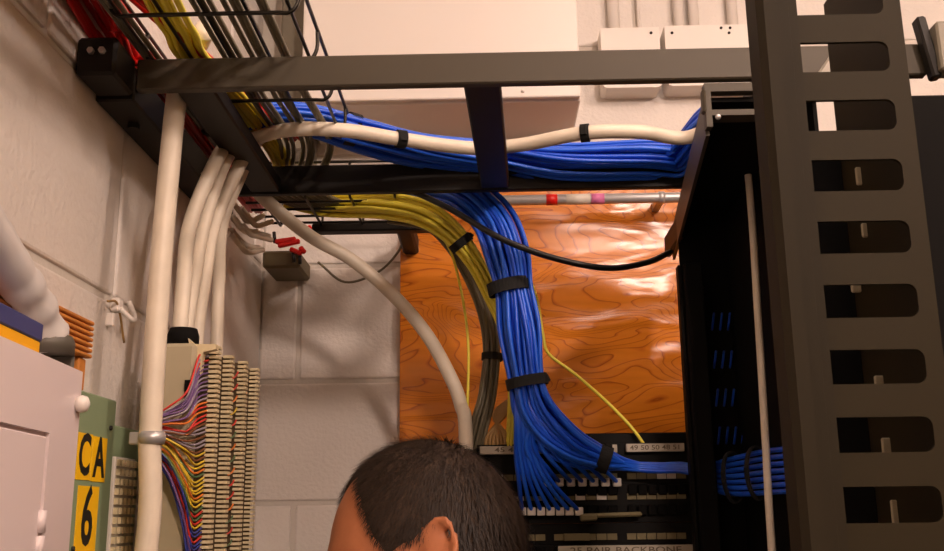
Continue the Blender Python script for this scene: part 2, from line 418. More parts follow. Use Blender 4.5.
def bundle(name, guide, radii, n, r, m, label, group, flat=(1, 1), seed=1, cat='network cable', twist=.5, ns=7, jit=.12, outer=0, ends=None, ref=(0, 1, 0)):
    """n single cables laid side by side along guide; radii = bundle radius at each guide point; flat=(across, depth)"""
    rnd = random.Random(seed); out = []
    G = cat_rom(guide, n=ns); R_ = cat_rom([Vector((x, 0, 0)) for x in radii], n=ns)
    T = [(G[min(i + 1, len(G) - 1)] - G[max(i - 1, 0)]).normalized() for i in range(len(G))]
    mats = m if isinstance(m, (list, tuple)) else [m]
    ref = Vector(ref)
    for i in range(n):
        rad = math.sqrt((i + .5) / n); rad = rad ** (1 - outer) if outer else rad
        ang = i * 2.39996 + .3; ph = rnd.uniform(0, 6.28); P = []
        for k, g in enumerate(G):
            b = (ref - T[k] * ref.dot(T[k])).normalized(); a = T[k].cross(b)
            s = k / len(G)
            th = ang + twist * math.sin(s * 3 + ph * .15) + jit * math.sin(s * 9 + ph)
            rr = (rad + jit * .5 * math.sin(s * 7 + ph * 2)) * R_[k].x
            P.append(g + a * (rr * math.cos(th) * flat[0]) + b * (rr * math.sin(th) * flat[1]))
        if ends and ends[i % len(ends)]:
            e = ends[i % len(ends)]
            tail = cat_rom([P[-1 - 3], P[-1]] + [Vector(q) for q in e], n=5)
            P = P[:-4] + tail
        out.append(mk(name, tubem(P, r, 7), mats[i % len(mats)], label=label, cat=cat, group=group))
    return out

def strap(p, t, ru, rv, wd, label, group='hook and loop cable straps', m=None, th=.0022, ref=(0, 1, 0)):
    """flat band around a bundle at p with axis t"""
    p, t, ref = Vector(p), Vector(t).normalized(), Vector(ref)
    b = (ref - t * ref.dot(t)).normalized(); a = t.cross(b); V = []; F = []; n = 28
    for k in range(n):
        g = 2 * math.pi * k / n
        for (e, h) in ((0, -1), (th, -1), (th, 1), (0, 1)):
            V.append(p + a * ((ru + e) * math.cos(g)) + b * ((rv + e) * math.sin(g)) + t * (h * wd / 2))
    for k in range(n):
        l = (k + 1) % n
        for q in range(4):
            F.append((k * 4 + q, k * 4 + (q + 1) % 4, l * 4 + (q + 1) % 4, l * 4 + q))
    me = bpy.data.meshes.new('mesh'); me.from_pydata(V, [], F)
    tail = obox(p + a * (ru + .001) - t * wd * .3, p + a * (ru + .003) + t * wd * .3, None, b, .004, .012, 0)
    return mk('cable_strap', join([me, tail]), m or M_STRAP, label=label, cat='cable strap', group=group)

ZC = ZL + .022            # top of the rungs
# blue run lying on the ladder
def L(x, y, h): return at(x, y, Z=ZC + h)
g1 = [L(235, 120, .04), L(262, 116, .04), L(310, 120, .042), L(360, 135, .032), L(420, 150, .028), L(490, 158, .024), L(560, 166, .014), L(640, 164, .014), L(690, 161, .014), Vector((.30, 1.17, ZC + .03)), Vector((.335, 1.17, ZC - .02))]
bundle('blue_network_cable', g1, [.024, .024, .026, .030, .031, .034, .043, .044, .042, .03, .03], 60, .0031, [M_BLUE, M_BLUE2],
       'blue network cable in the thick run lying on the overhead ladder', 'blue cables lying on the ladder', flat=(1.1, .62), seed=3, ref=(0, 0, 1), twist=.8)
strap(L(349, 131, .038), L(372, 138, .036) - L(330, 126, .042), .031, .020, .014, 'black strap around the blue cables left of the middle rung', ref=(0, 0, 1))
# white fat cable over it
wc = [L(206, 178, -.04), L(228, 155, -.01), L(262, 136, .010), L(300, 129, .012), L(350, 131, .012), L(400, 139, .012), L(470, 148, .010), L(520, 145, .010), L(585, 133, .012), L(640, 132, .014), L(690, 137, .014), Vector((.31, 1.10, ZC + .015)), Vector((.34, 1.11, ZC - .03))]
cable('white_trunk_cable', wc, .0088, M_WHT, 'thick white cable snaking along the ladder above the blue run', sides=14, n=10)
strap(L(401, 139, .012), L(420, 142, .012) - L(385, 137, .012), .0092, .0092, .012, 'black strap on the thick white ladder cable left of the middle rung', ref=(0, 0, 1))
strap(L(585, 133, .012), L(600, 132, .012) - L(570, 135, .012), .0092, .0092, .011, 'black strap on the thick white ladder cable right of the middle rung', ref=(0, 0, 1))
q = L(506, 160, .02)
mk('ladder_clip', boxm(q.x - .004, q.x + .016, q.y - .01, q.y + .03, ZC - .002, ZC + .02, bev=.003), M_BLACK, label='black retaining clip holding cables beside the middle ladder rung', cat='clip')

# blue drop to the patch panels
RY = 1.40                  # face of the rack
def A(x, y, Y): return at(x, y, Y=Y)
g2 = [A(395, 182, 1.40), A(440, 185, 1.37), A(470, 197, 1.345), A(494, 222, 1.33), A(507, 256, 1.325), A(514, 290, 1.325), A(520, 330, 1.325), A(527, 380, 1.325), A(534, 408, 1.33), A(550, 430, 1.335), A(575, 448, 1.34), A(604, 459, 1.345)]
rd = [.026, .028, .029, .031, .030, .025, .030, .025, .030, .031, .024, .014]
EN = []
bundle('blue_network_cable', g2, rd, 34, .0031, [M_BLUE, M_BLUE2], 'blue network cable in the bundle dropping from the ladder and sweeping right',
       'blue cables dropping and sweeping right', flat=(1, .6), seed=5, twist=.35,
       ends=[[A(640, 464 + 2 * (k % 4), 1.358), A(690, 465 + 2 * (k % 5), 1.347), A(712, 464 + 4 * (k % 7), 1.335), A(735, 458 + 6 * (k % 7), 1.27), A(775, 450 + 7 * (k % 7), 1.17), A(840, 446 + 7 * (k % 7), 1.05)] for k in range(7)])
plugs = []
for k in range(14):
    g = [A(440 + k, 186, 1.40), A(480 + k, 214, 1.352), A(502 + k * .6, 258, 1.34), A(508 + k * 1.1, 330, 1.335), A(514 + k * 1.5, 380, 1.33), A(516 + k * 2.1, 420, 1.325)]
    if k < 7:
        g += [A(516 + k * 3.6, 455, 1.335), A(519 + k * 5.5, 482, 1.345), A(522 + k * 9.5, 511, 1.375)]
    else:
        g += [A(526 + (k - 7) * 8, 448, 1.33), A(538 + (k - 7) * 11, 470, 1.345), A(548 + (k - 7) * 11.5, 482, 1.375)]
    c = cable('blue_network_cable', g, .003, [M_BLUE, M_BLUE2][k % 2], 'blue network cable fanning out of the bundle down into the patch panel ports', 'network cable', 'blue cables fanning into the ports', sides=7)
    e = g[-1]; plugs.append((c, e))
    mk('plug', boxm(e.x - .0055, e.x + .0055, e.y - .004, RY - .016, e.z - .006, e.z + .005, bev=.001), M_LABW, c)
strap(A(508, 287, 1.325), A(514, 300, 1.325) - A(507, 270, 1.325), .026, .020, .017, 'upper black strap around the dropping blue bundle')
strap(A(527, 382, 1.325), A(530, 395, 1.325) - A(525, 370, 1.325), .026, .020, .014, 'lower black strap around the dropping blue bundle')
strap(A(604, 459, 1.345), A(615, 463, 1.345) - A(590, 454, 1.345), .016, .013, .016, 'black strap where the blue bundle meets the patch panel')

# yellow run out of the rear basket
g3 = [A(285, 196, 1.46), A(330, 205, 1.47), A(380, 206, 1.40), A(420, 213, 1.368), A(450, 232, 1.362), A(474, 262, 1.372), A(492, 296, 1.384), A(508, 335, 1.387), A(515, 385, 1.39), A(512, 450, 1.39)]
bundle('yellow_network_cable', g3, [.02, .02, .02, .02, .017, .013, .012, .010, .009, .008], 13, .0031, M_YEL, 'yellow network cable leaving the rear basket and passing behind the blue bundle',
       'yellow cables from the rear basket', flat=(1, .6), seed=8, twist=.4)
strap(A(461, 243, 1.365), A(474, 262, 1.372) - A(450, 232, 1.362), .016, .011, .012, 'black strap around the yellow cables left of the blue bundle')
g4 = [A(390, 214, 1.46), A(430, 222, 1.445), A(452, 240, 1.44), A(470, 270, 1.43), A(486, 310, 1.42), A(492, 350, 1.415), A(488, 395, 1.41), A(479, 430, 1.405), A(472, 470, 1.40), A(468, 540, 1.40)]
bundle('grey_network_cable', g4, [.014, .014, .016, .015, .014, .013, .013, .013, .012, .012], 13, .003, M_OLV, 'grey network cable in the bundle curving down left of the blue bundle',
       'grey cables beside the blue bundle', flat=(1, .6), seed=9, twist=.3)
strap(A(492, 357, 1.415), A(490, 380, 1.41) - A(492, 335, 1.415), .013, .011, .01, 'small black strap around the grey cable bundle')
for k in range(7):
    cable('tan_network_cable', [A(540, 350 + k, 1.41), A(524 - k, 392, 1.405), A(506 - k * 2, 414, 1.40), A(488 + k * 3.2, 436, 1.39), A(486 + k * 4, 452, 1.385)], .0028, M_BEI,
          'tan network cable curving into the left end of the top patch panel', 'network cable', 'tan cables at the patch panel', sides=7)
cable('yellow_patch_wire', [A(425, 222, 1.42), A(448, 246, 1.42), A(461, 290, 1.42), A(468, 340, 1.42), A(468, 390, 1.41), A(466, 440, 1.40)], .0019, M_YEL, 'single thin yellow wire hanging left of the grey bundle', 'wire')
cable('yellow_patch_wire', [A(522, 262, 1.40), A(536, 296, 1.40), A(543, 335, 1.40), A(549, 354, 1.40), A(575, 374, 1.40), A(608, 403, 1.40), A(632, 428, 1.395), A(645, 446, 1.39)], .0023, M_YEL, 'single thin yellow wire crossing the plywood to the patch panel', 'wire')
cable('black_cable', [A(375, 176, 1.31), A(410, 190, 1.305), A(450, 209, 1.295), A(500, 238, 1.28), A(550, 257, 1.28), A(605, 268, 1.30), A(645, 263, 1.33), A(671, 252, 1.36)], .0042, M_BLKC, 'black cable sagging across the plywood in front of the blue bundle', sides=10)

# thick white cable swinging down to the rack
cable('white_trunk_cable', [A(238, 172, 1.33), A(268, 202, 1.36), A(310, 236, 1.40), A(352, 260, 1.42), A(392, 294, 1.43), A(425, 332, 1.43), A(448, 372, 1.42), A(461, 405, 1.41), A(466, 445, 1.38), Vector((-.035, 1.375, 1.5)), Vector((-.035, 1.375, .9))],
      .0098, M_WHT, 'thick white cable swinging from the basket across to the rack', sides=14)

# red, yellow and grey cables in the front basket
def Bz(x, y, h): return at(x, y, Z=ZB + h)
def bask_line(x0, y0, x1, y1, h, ext0=.35, ext1=.3):
    a, b = Bz(x0, y0, h), Bz(x1, y1, h); t = (b - a) / max((b - a).length, 1e-6)
    return [a - t * ext0, a, a.lerp(b, .5), b, b + t * ext1]
rp = [Vector((-.365, .25, ZB + .05)), Vector((-.365, .55, ZB + .045)), Bz(90, 0, .035), Bz(108, 30, .030), Bz(126, 56, .026), Vector((-.368, 1.02, ZB + .02)), Vector((-.368, 1.2, ZB + .015)), Vector((-.366, 1.5, ZB + .012))]
bundle('red_network_cable', rp, [.028, .028, .030, .029, .022, .016, .014, .013], 26, .0031, M_RED, 'red network cable in the bundle against the left wall', 'red cables along the left wall', flat=(1, .7), seed=12, ref=(0, 0, 1), jit=.3)
yp = [Vector((-.275, .3, ZB + .02)), Vector((-.285, .6, ZB + .018)), Bz(166, 4, .016), Bz(180, 30, .015), Bz(193, 56, .014), Vector((-.288, 1.12, ZB + .014)), Vector((-.282, 1.30, ZB + .012)), A(270, 188, 1.43), A(300, 199, 1.47), A(345, 207, 1.47)]
bundle('yellow_network_cable', yp, [.02, .019, .019, .018, .017, .014, .012, .012, .012, .012], 12, .003, M_YEL, 'yellow network cable lying in the front wire basket', 'yellow cables in the front basket', flat=(1, .55), seed=14, ref=(0, 0, 1))
for k, (x0, x1) in enumerate(((184, 262), (190, 268), (178, 256))):
    P = bask_line(x0, 40, x1, 110, .014 + .004 * k, ext1=.1)
    cable('red_network_cable', P, .0031, M_RED, 'single red network cable lying apart in the front wire basket', 'network cable', 'loose red cables in the basket')
grey_x = (118, 126, 134, 206, 214, 224, 236, 243, 252, 268, 276)
for k, x0 in enumerate(grey_x):
    a = Bz(x0, 20, .009 + .003 * (k % 3)); X0 = a.x + random.uniform(-.003, .003)
    P = [(X0 + .006, .2, ZB + .012), (X0 + .002, .5, ZB + .01), (X0, a.y, ZB + .009), (X0 + .002, 1.05, ZB + .009), (X0 + .006, 1.22, ZB + .009), A(262 + k * 6, 190, 1.40), A(310 + k * 6, 210, 1.47), A(380 + k * 2, 214, 1.46)]
    cable('grey_network_cable', P, .003, M_OLV, 'grey network cable lying in the front wire basket', 'network cable', 'grey cables in the front basket')

# thick white cables down the left wall
p = [Bz(205, 30, .03), Bz(196, 48, .03), A(186, 62, 1.02), A(177, 95, .985), A(170, 160, .975), A(162, 250, .97), A(155, 350, .97), A(150, 440, .97), A(146, 551, .97), Vector((-.352, .965, 1.4)), Vector((-.355, .96, .9)), Vector((-.355, .96, .06))]
cable('white_trunk_cable', p, .0108, M_WHT, 'thickest white cable running straight down beside the green panels', sides=16)
q = A(152, 438, .97)
cm = root('cable_clamp', q, 'metal pipe clamp around the thickest white cable on the left wall', 'clamp')
mk('band', tubem([q - Vector((0, 0, .006)), q, q + Vector((0, 0, .006))], [.0118, .0132, .0118], 20), M_STEEL, cm)
mk('ear', boxm(q.x - .022, q.x - .009, q.y - .002, q.y + .008, q.z - .006, q.z + .006, bev=.001), M_STEEL, cm)
TB_Y = 1.05
for k, (x0, xm, x1, yy, rr) in enumerate(((214, 190, 180, 1.10, .0085), (222, 204, 186, 1.13, .008), (236, 214, 197, 1.16, .0082), (240, 222, 217, 1.20, .0078))):
    pts = [L(262 + 4 * k, 132, .03), L(x0 + 18, 140, .012), A(x0, 165 + 4 * k, yy), A(xm, 225, yy - .02), A((xm + x1) / 2 - 1, 280, yy - .04), A(x1, 332, yy - .05), A(x1 - 2, 380, yy - .05)]
    if k == 3: pts = pts[:4] + [A(219, 280, 1.2), A(217, 332, 1.2), A(215, 420, 1.2), A(211, 560, 1.2)]
    cable('white_trunk_cable', pts, rr, M_WHT, 'white cable dropping from the ladder to the terminal blocks, %s of four' % ('leftmost', 'second from left', 'third from left', 'rightmost')[k], group='white cables above the terminal blocks', sides=14)

# ------------------------------------------------------------------ terminal blocks on the left wall
def tblock(xa, xb2, Yc0, Yc1, ytop, label, yard, body_x):
    top = A(xa, ytop, Yc0).z; bot = top - .36
    r = root('terminal_block', (XL, Yc0, bot), label, 'terminal block', 'ivory terminal blocks on the left wall')
    mk('backing', boxm(body_x - .02, body_x, Yc0 - .008, Yc1 + .016, bot, top - .004, bev=.003), M_IVORY2, r)
    for xx, Yc in ((xa, Yc0), (xb2, Yc1)):
        X0 = A(xx, ytop + 20, Yc).x; wd = .0108
        bm = bmesh.new()
        z = top
        while z > bot + .004:
            box(bm, X0 - wd * .45, X0 + wd * .55, Yc, Yc + .011, z - .003, z)
            z -= .0052
        c = mk('clip_column', mesh_of(bm), M_IVORY, r, kind='stuff')
        mk('column_web', boxm(body_x, X0 + wd * .1, Yc + .004, Yc + .007, bot, top - .001), M_WEB, r)
    return r, top
BXF = XL + .055
M_WEB = mat('brown_web', (96, 78, 52), .6)
t1, ttop = tblock(213, 227, 1.06, 1.125, 346, 'nearer ivory terminal block fed by the fan of coloured wires', None, BXF)
t2, _ = tblock(241, 253, 1.20, 1.26, 361, 'farther ivory terminal block next to the bare back wall', None, BXF - .004)
# housing beside it with the black cable boot
h0, h1 = A(161, 343, 1.03), A(196, 343, 1.03)
hs = root('cable_housing', (h0.x, 1.03, h0.z - .4), 'beige cable housing with black boot beside the terminal blocks', 'housing')
mk('body', boxm(h0.x, h1.x, 1.03, 1.05, h0.z - .38, h0.z, bev=.004), M_IVORY2, hs)
hp = A(183, 340, 1.055)
mk('boot', tubem([hp + Vector((0, .0, -.012)), hp + Vector((0, .0, .004)), hp + Vector((0, .0, .012))], [.017, .017, .0145], 18), M_DARK, hs)
mk('boot_seat', tubem([hp + Vector((0, 0, -.024)), hp + Vector((0, 0, -.012))], .014, 16), M_WHITEBOX, hs)
sl = A(185, 380, 1.029); sl2 = A(191, 404, 1.029)
mk('slot', boxm(sl.x, sl2.x, 1.028, 1.0302, sl2.z, sl.z), M_DARK, hs)
ka = A(190, 345, 1.03); 
bpts = [(188, 338), (194, 344), (216, 344), (216, 349), (203, 352), (200, 374), (193, 374), (194, 360), (188, 356), (190, 348)]
mk('wire_bracket', extrude_poly(bpts, lambda x, y: A(x, y, 1.036), Vector((0, .01, 0))), M_IVORY, t1)
# fan of coloured pair wires
WC = {'grey': (150, 140, 150), 'red': (205, 50, 40), 'violet': (110, 80, 130), 'brown': (120, 72, 40), 'green': (80, 110, 70), 'orange': (220, 120, 40), 'yellow': (215, 185, 50), 'blue': (50, 60, 140)}
seqs = [['grey', 'red', 'violet', 'grey'], ['red', 'grey', 'violet', 'red'], ['red', 'orange', 'red', 'brown'], ['brown', 'grey', 'brown', 'green'], ['green', 'yellow', 'orange', 'brown'], ['orange', 'yellow', 'green', 'yellow'], ['yellow', 'orange', 'red', 'green'], ['blue', 'violet', 'red', 'blue'], ['blue', 'violet', 'grey', 'blue']]
NW = 54; rnd = random.Random(4)
for i in range(NW):
    s = i / (NW - 1); cn = rnd.choice(seqs[min(int(s * 9), 8)])
    m = mat('pair_' + cn, WC[cn], .45)
    yt = 352 + s * 222; y0 = 418 + s * 38 + rnd.uniform(-3, 3); x0 = 157 + rnd.uniform(-2, 3); xe = 209 - (yt - 350) * .042
    sag = rnd.uniform(0, 6); dY = rnd.uniform(-.012, .012)
    P = [A(x0 - 3, y0 + (s - .5) * 4, 1.0), A(x0 + 12, y0 + (yt - y0) * .2 + sag * .5, 1.012 + dY), A((x0 + xe) / 2 + 4, (y0 + yt) / 2 + sag + (8 if s > .5 else 3), 1.02 + dY), A(xe - 10, yt + 3 + sag * .4, 1.034), A(xe, yt, 1.058)]
    cable('pair_wire', P, .00115, m, 'thin %s wire fanning from the thick white cable into the terminal block' % cn, 'wire', 'thin %s wires in the fan' % cn, sides=5, n=4)
for i in range(16):
    y = 372 + i * 12; cn = rnd.choice(['red', 'orange', 'red', 'yellow', 'green'])
    cable('pair_wire', [A(238 - i * .45, y, 1.19), A(236 - i * .45, y + 4, 1.175), A(232 - i * .5, y + 7, 1.15)], .0011, mat('pair_' + cn, WC[cn], .45), 'short %s wire tucked between the two terminal blocks' % cn, 'wire', 'short %s wires between the blocks' % cn, sides=5, n=4)

# ------------------------------------------------------------------ green panels and yellow letters
GX = XL + .022
ga, gb = at(80, 389, X=GX), at(117, 401, X=GX)
gz = at(98, 395, X=GX).z
gp = root('green_panel', (GX, ga.y, gz - .4), 'pale green panel with yellow CA 6 letters beside the white cabinet', 'panel')
mk('board', boxm(XL, GX, ga.y - .05, gb.y, gz - .42, gz, bev=.0015), M_GREEN, gp)
def on_green(x0, x1, y0, y1, X):
    a, b = at(x0, y0, X=X), at(x1, y1, X=X)
    return a, b
def lab(x0, y0, x1, y1, s, size, name):
    c = at((x0 + x1) / 2, (y0 + y1) / 2, X=GX); ya, yb = at(x0, (y0 + y1) / 2, X=GX).y, at(x1, (y0 + y1) / 2, X=GX).y
    zt, zb2 = at((x0 + x1) / 2, y0, X=GX).z, at((x0 + x1) / 2, y1, X=GX).z
    o = mk(name, boxm(GX, GX + .0006, ya, yb, zb2, zt), M_LABY, gp)
    mk('lettering', text_mesh(s, size, (GX + .0008, (ya + yb) / 2, (zt + zb2) / 2), (0, 1, 0), (0, 0, 1), .0003, .0013, .74), M_INK, o)
lab(76.5, 433, 91, 480, 'C', .052, 'label_plate')
lab(91.5, 437, 105.5, 482, 'A', .052, 'label_plate')
lab(75.5, 486, 96.5, 552, '6', .075, 'label_plate')
for (x, y) in ((110, 428), (72, 549)):
    c = at(x, y, X=GX); mk('screw', tubem([c - Vector((.001, 0, 0)), c + Vector((.002, 0, 0))], .0024, 8), M_INK, gp)
GX2 = XL + .014
g2a, g2b = at(117, 423, X=GX2), at(141, 433, X=GX2)
gz2 = at(128, 428, X=GX2).z
gp2 = root('green_panel', (GX2, g2a.y, gz2 - .4), 'lower pale green panel with white pin block next to the thickest white cable', 'panel')
mk('board', boxm(XL, GX2, gb.y + .001, g2b.y, gz2 - .38, gz2, bev=.0015), M_GREEN, gp2)
pa, pb = at(111, 455, X=GX2), at(131, 463, X=GX2); pz = at(121, 458, X=GX2).z
if pa.y < gb.y + .004: pa.y = gb.y + .004
pbk = mk('pin_block', boxm(GX2, GX2 + .005, pa.y, pb.y, pz - .3, pz, bev=.001), M_LABW, gp2)
bm = bmesh.new()
for r_ in range(30):
    for c_ in range(5):
        yy = pa.y + (pb.y - pa.y) * (c_ + .5) / 5; zz = pz - .006 - r_ * .0095
        box(bm, GX2 + .005, GX2 + .009, yy - .0028, yy + .0028, zz - .0032, zz + .0032)
mk('pins', mesh_of(bm), M_IVORY, pbk, kind='stuff')
for (x, y) in ((133, 463),):
    c = at(x, y, X=GX2); mk('screw', tubem([c - Vector((.001, 0, 0)), c + Vector((.002, 0, 0))], .0024, 8), M_INK, gp2)

# ------------------------------------------------------------------ white cabinet at left
CX = XL + .062
ce = at(83, 372, X=CX); ctop = ce.z; cY1 = ce.y
CR = math.radians(4.5)
wcab = root('electrical_cabinet', (CX, cY1, ctop - .6), 'off-white metal cabinet with inset door at lower left', 'cabinet')
dp = at(43, 433, X=CX)
bm = bmesh.new()
# face frame around the door recess
box(bm, XL, CX - .004, cY1 - .52, cY1, ctop - .6, ctop)
box(bm, CX - .004, CX, dp.y, cY1, ctop - .6, ctop)
box(bm, CX - .004, CX, cY1 - .52, dp.y, dp.z, ctop)
mk('body', mesh_of(bm), M_CAB, wcab)
dr = mk('door', boxm(CX - .004, CX - .0008, cY1 - .52, dp.y - .003, ctop - .58, dp.z - .003, bev=.001), M_CAB, wcab)
hq = at(41, 530, X=CX)
for dz in (.006, -.012):
    mk('hinge', tubem([(CX - .001, dp.y - .002, hq.z + dz - .008), (CX - .001, dp.y - .002, hq.z + dz + .008)], .0045, 12), M_CAB, dr)
kq = at(76, 404, X=CX)
mk('knob', tubem([kq, kq + Vector((.004, 0, 0)), kq + Vector((.008, 0, 0)), kq + Vector((.010, 0, 0))], [.006, .0072, .006, .002], 16), M_WHITEBOX, wcab)

# things on the cabinet top
bxr = at(33, 330, X=CX - .006)
wcab.rotation_euler.z = CR
bl = root('card_box', (CX, cY1, ctop), 'small card box with navy top and yellow base on the white cabinet', 'box')
hz = at(33, 324, X=CX - .006).z - ctop
mk('base', boxm(XL + .006, CX - .006, bxr.y - .18, bxr.y, ctop + .0005, ctop + max(hz, .02) * .45, bev=.001), M_YELBOX, bl)
mk('lid', boxm(XL + .005, CX - .005, bxr.y - .181, bxr.y + .001, ctop + max(hz, .02) * .45, ctop + max(hz, .02), bev=.001), M_BLUEBOX, bl)
bl.rotation_euler.z = CR
# flexible white tube
FX = XL + .035
tp = [at(-60, 150, X=FX), at(-25, 208, X=FX), at(-1, 248, X=FX), at(19, 280, X=FX), at(37, 310, X=FX), at(48, 340, X=FX)]
tp[-1].z = max(tp[-1].z, ctop + .004)
ft = root('flexible_tube', tp[-1], 'fat white flexible tube bending down into the white cabinet top', 'tube')
PP = cat_rom(tp, n=8); rr = []
for i in range(len(PP)):
    s = i / (len(PP) - 1); rr.append(.0158 + .0012 * math.sin(s * 42) * (1 if s > .55 else .2) + (.002 if s > .93 else 0))
mk('tube', tubem(PP, rr, 20), M_DUCTW, ft)
fq = tp[-1]
mk('fitting', tubem([fq + Vector((0, 0, -.012)), fq + Vector((0, .0, -.002)), fq + Vector((0, .0, .003))], [.0215, .0215, .019], 18), M_DGREY, ft)
fb = at(82, 358, X=CX - .008)
mk('grey_cover_strip', obox((XL + .03, fq.y + .012, ctop + .008), (XL + .03, cY1 + .006, ctop + .008), None, (0, 0, 1), .045, .014), M_DGREY,
   label='dark grey strip on the white cabinet beside the tube fitting', cat='strip')
# orange ribbed strip stack behind the tube
oq = at(94, 335, X=XL + .02); ot = at(72, 306, X=XL + .02)
orr = root('ribbed_wood_block', (XL, oq.y - .1, ctop), 'orange ribbed wood block against the wall behind the white tube', 'wood block')
zt, zb3 = at(88, 318, X=XL + .02).z, at(88, 358, X=XL + .02).z
nl = 7
mk('core', boxm(XL, XL + .014, oq.y - .24, oq.y - .002, zb3, zt, bev=.002), M_ORANGE, orr)
for i in range(nl):
    z0 = zb3 + (zt - zb3) * i / nl
    mk('rib', boxm(XL + .013, XL + .02, oq.y - .24, oq.y, z0 + .0008, z0 + (zt - zb3) / nl - .0008, bev=.001), M_ORANGE, orr)
mk('end_post', boxm(XL, XL + .016, oq.y - .02, oq.y - .004, zb3 - .03, zb3 - .0005, bev=.001), M_ORANGE, orr)

# small clip on the wall
hk = at(118, 306, X=XL + .006)
hr = root('wall_cable_clip', hk, 'small white cable clip with loose loop on the left block wall', 'clip')
mk('base', boxm(XL, XL + .010, hk.y - .008, hk.y + .006, hk.z - .007, hk.z + .008, bev=.002), M_WHITEBOX, hr)
mk('loop', tubem(cat_rom([Vector((XL + .010, hk.y - .004, hk.z - .004)), Vector((XL + .02, hk.y + .008, hk.z - .014)), Vector((XL + .014, hk.y + .026, hk.z - .004)), Vector((XL + .008, hk.y + .024, hk.z + .010))], n=8), .0028, 8), M_WHITEBOX, hr)
mk('tie_tail', tubem(cat_rom([Vector((XL + .008, hk.y - .034, hk.z - .002)), Vector((XL + .008, hk.y - .006, hk.z)), Vector((XL + .004, hk.y + .03, hk.z - .034))], n=6), .0013, 6), M_BEI, hr)
mk('tie_head', boxm(XL, XL + .008, hk.y - .016, hk.y - .010, hk.z - .024, hk.z - .010, bev=.001), M_WHITEBOX, hr)

# splice box in the corner with red connectors
sY = 1.60
sa, sb = A(262, 268, sY), A(300, 250, sY)
sp = root('splice_box', (sa.x, sY, sa.z), 'grey splice box with red connectors tucked in the wall corner', 'splice box')
mk('body', boxm(max(sa.x, XL + .002), sb.x, sY, YB, sa.z, sb.z, bev=.004), mat('drab_box', (104, 94, 66), .6), sp)
for (x0, y0, x1, y1) in ((275, 242, 296, 239), (278, 246, 300, 241), (290, 249, 302, 254), (308, 226, 314, 234), (300, 247, 305, 253)):
    mk('red_connector', obox(A(x0, y0, sY - .012), A(x1, y1, sY - .012), None, (0, 1, 0), .008, .008), MATS['red_tape'], sp)
for (x0, y0, x1, y1) in ((274, 232, 275, 243), (293, 253, 294, 262), (300, 256, 300, 264)):
    mk('lead', tubem([A(x0, y0, sY - .011), A(x1, y1, sY - .011)], .003, 8), M_BLKC, sp)
rn = random.Random(21)
for k in range(7):
    x, y = 232 + rn.uniform(0, 14), 212 + k * 5.5
    cable('white_tail_wire', [A(x - 2, y - 10, 1.42), A(x + 6, y, 1.42 + rn.uniform(-.01, .02)), A(x + 14, y + rn.uniform(2, 14), 1.44), A(x + 24 + rn.uniform(0, 10), y + rn.uniform(2, 10), 1.47)], .0042, M_WHT,
          'short crumpled white cable tail poking out by the splice box', 'cable', 'white cable tails by the splice box', sides=8)
cable('grey_thin_cable', [A(318, 262, 1.66), A(345, 282, 1.67), A(378, 272, 1.67), A(398, 252, 1.66), A(404, 236, 1.65)], .0022, M_OLV, 'thin grey cable looping along the back wall below the rear basket', 'cable')

# ------------------------------------------------------------------ rack with patch panels
rx0 = A(462, 480, RY).x; rx1 = rx0 + .515; rtop = A(600, 433, RY).z
rk = root('equipment_rack', ((rx0 + rx1) / 2, RY, 0), 'black open equipment rack in front of the plywood', 'rack')
for x in (rx0, rx1 - .02):
    mk('post', boxm(x, x + .02, RY, RY + .075, 0.012, rtop + (.008 if x == rx0 else 0), bev=.0015), M_RACK, rk)
mk('top_bar', boxm(rx0 + .0205, rx1 - .0205, RY + .004, RY + .05, rtop - .026, rtop, bev=.0015), M_RACK, rk)
mk('base', boxm(rx0 - .01, rx1 + .01, RY - .03, RY + .24, 0, .012), M_RACK, rk)
px0 = rx0 + .021; px1 = rx1 - .021; PW = px1 - px0
U = .0445
GR = [(482, 545), (553, 616), (625, 684), (694, 755)]
def patch_panel(zt, zb, ycell, label, strips=None, cells=True, seed=1):
    r = root('patch_panel', ((px0 + px1) / 2, RY, zb), label, 'patch panel', 'patch panels in the rack')
    mk('faceplate', boxm(px0, px1, RY - .016, RY - .0005, zb + .0001, zt - .0001, bev=.0005), M_RACK, r)
    zc_ = A(600, ycell, RY).z; rnd2 = random.Random(seed)
    for a, b in GR:
        for k in range(6):
            xa = A(a + (b - a) * k / 6, ycell, RY).x; xb_ = A(a + (b - a) * (k + 1) / 6, ycell, RY).x
            if cells: mk('port_label', boxm(xa + .0006, xb_ - .0006, RY - .0185, RY - .0155, zc_ - .004, zc_ + .004), M_CELL if rnd2.random() < .85 else M_LABW, r)
            jz = zc_ - .018
            p_ = mk('port', boxm(xa + .001, xb_ - .001, RY - .022, RY - .0155, jz - .007, jz + .007, bev=.001), M_DARK, r)
    for s in (strips or []):
        za_, zb4 = A(600, s[2], RY).z, A(600, s[3], RY).z
        o = mk('designation_strip', boxm(A(s[0], 450, RY).x, A(s[1], 450, RY).x, RY - .026, RY - .0165, zb4, za_, bev=.0006), M_STRIP if s[4] else M_CELL, r)
        if s[5]:
            mk('lettering', text_mesh(s[5], s[6], ((A(s[0], 450, RY).x + A(s[1], 450, RY).x) / 2, RY - .0262, (za_ + zb4) / 2), (1, 0, 0), (0, 0, 1), .0002, .0001, s[7]), M_INKF, o)
zz = [A(600, y, RY).z for y in (444, 485, 523, 544, 575)]
patch_panel(zz[0], zz[1], 477, 'top patch panel with silver numbered strip under the blue bundle',
            [(480, 546, 446, 454, 1, '45 46 47', .009, 1.6), (552, 615, 446, 454, 1, '', 0, 1), (624, 681, 445.5, 453.5, 1, '49 50 50 48 51', .009, 1.25)], seed=2)
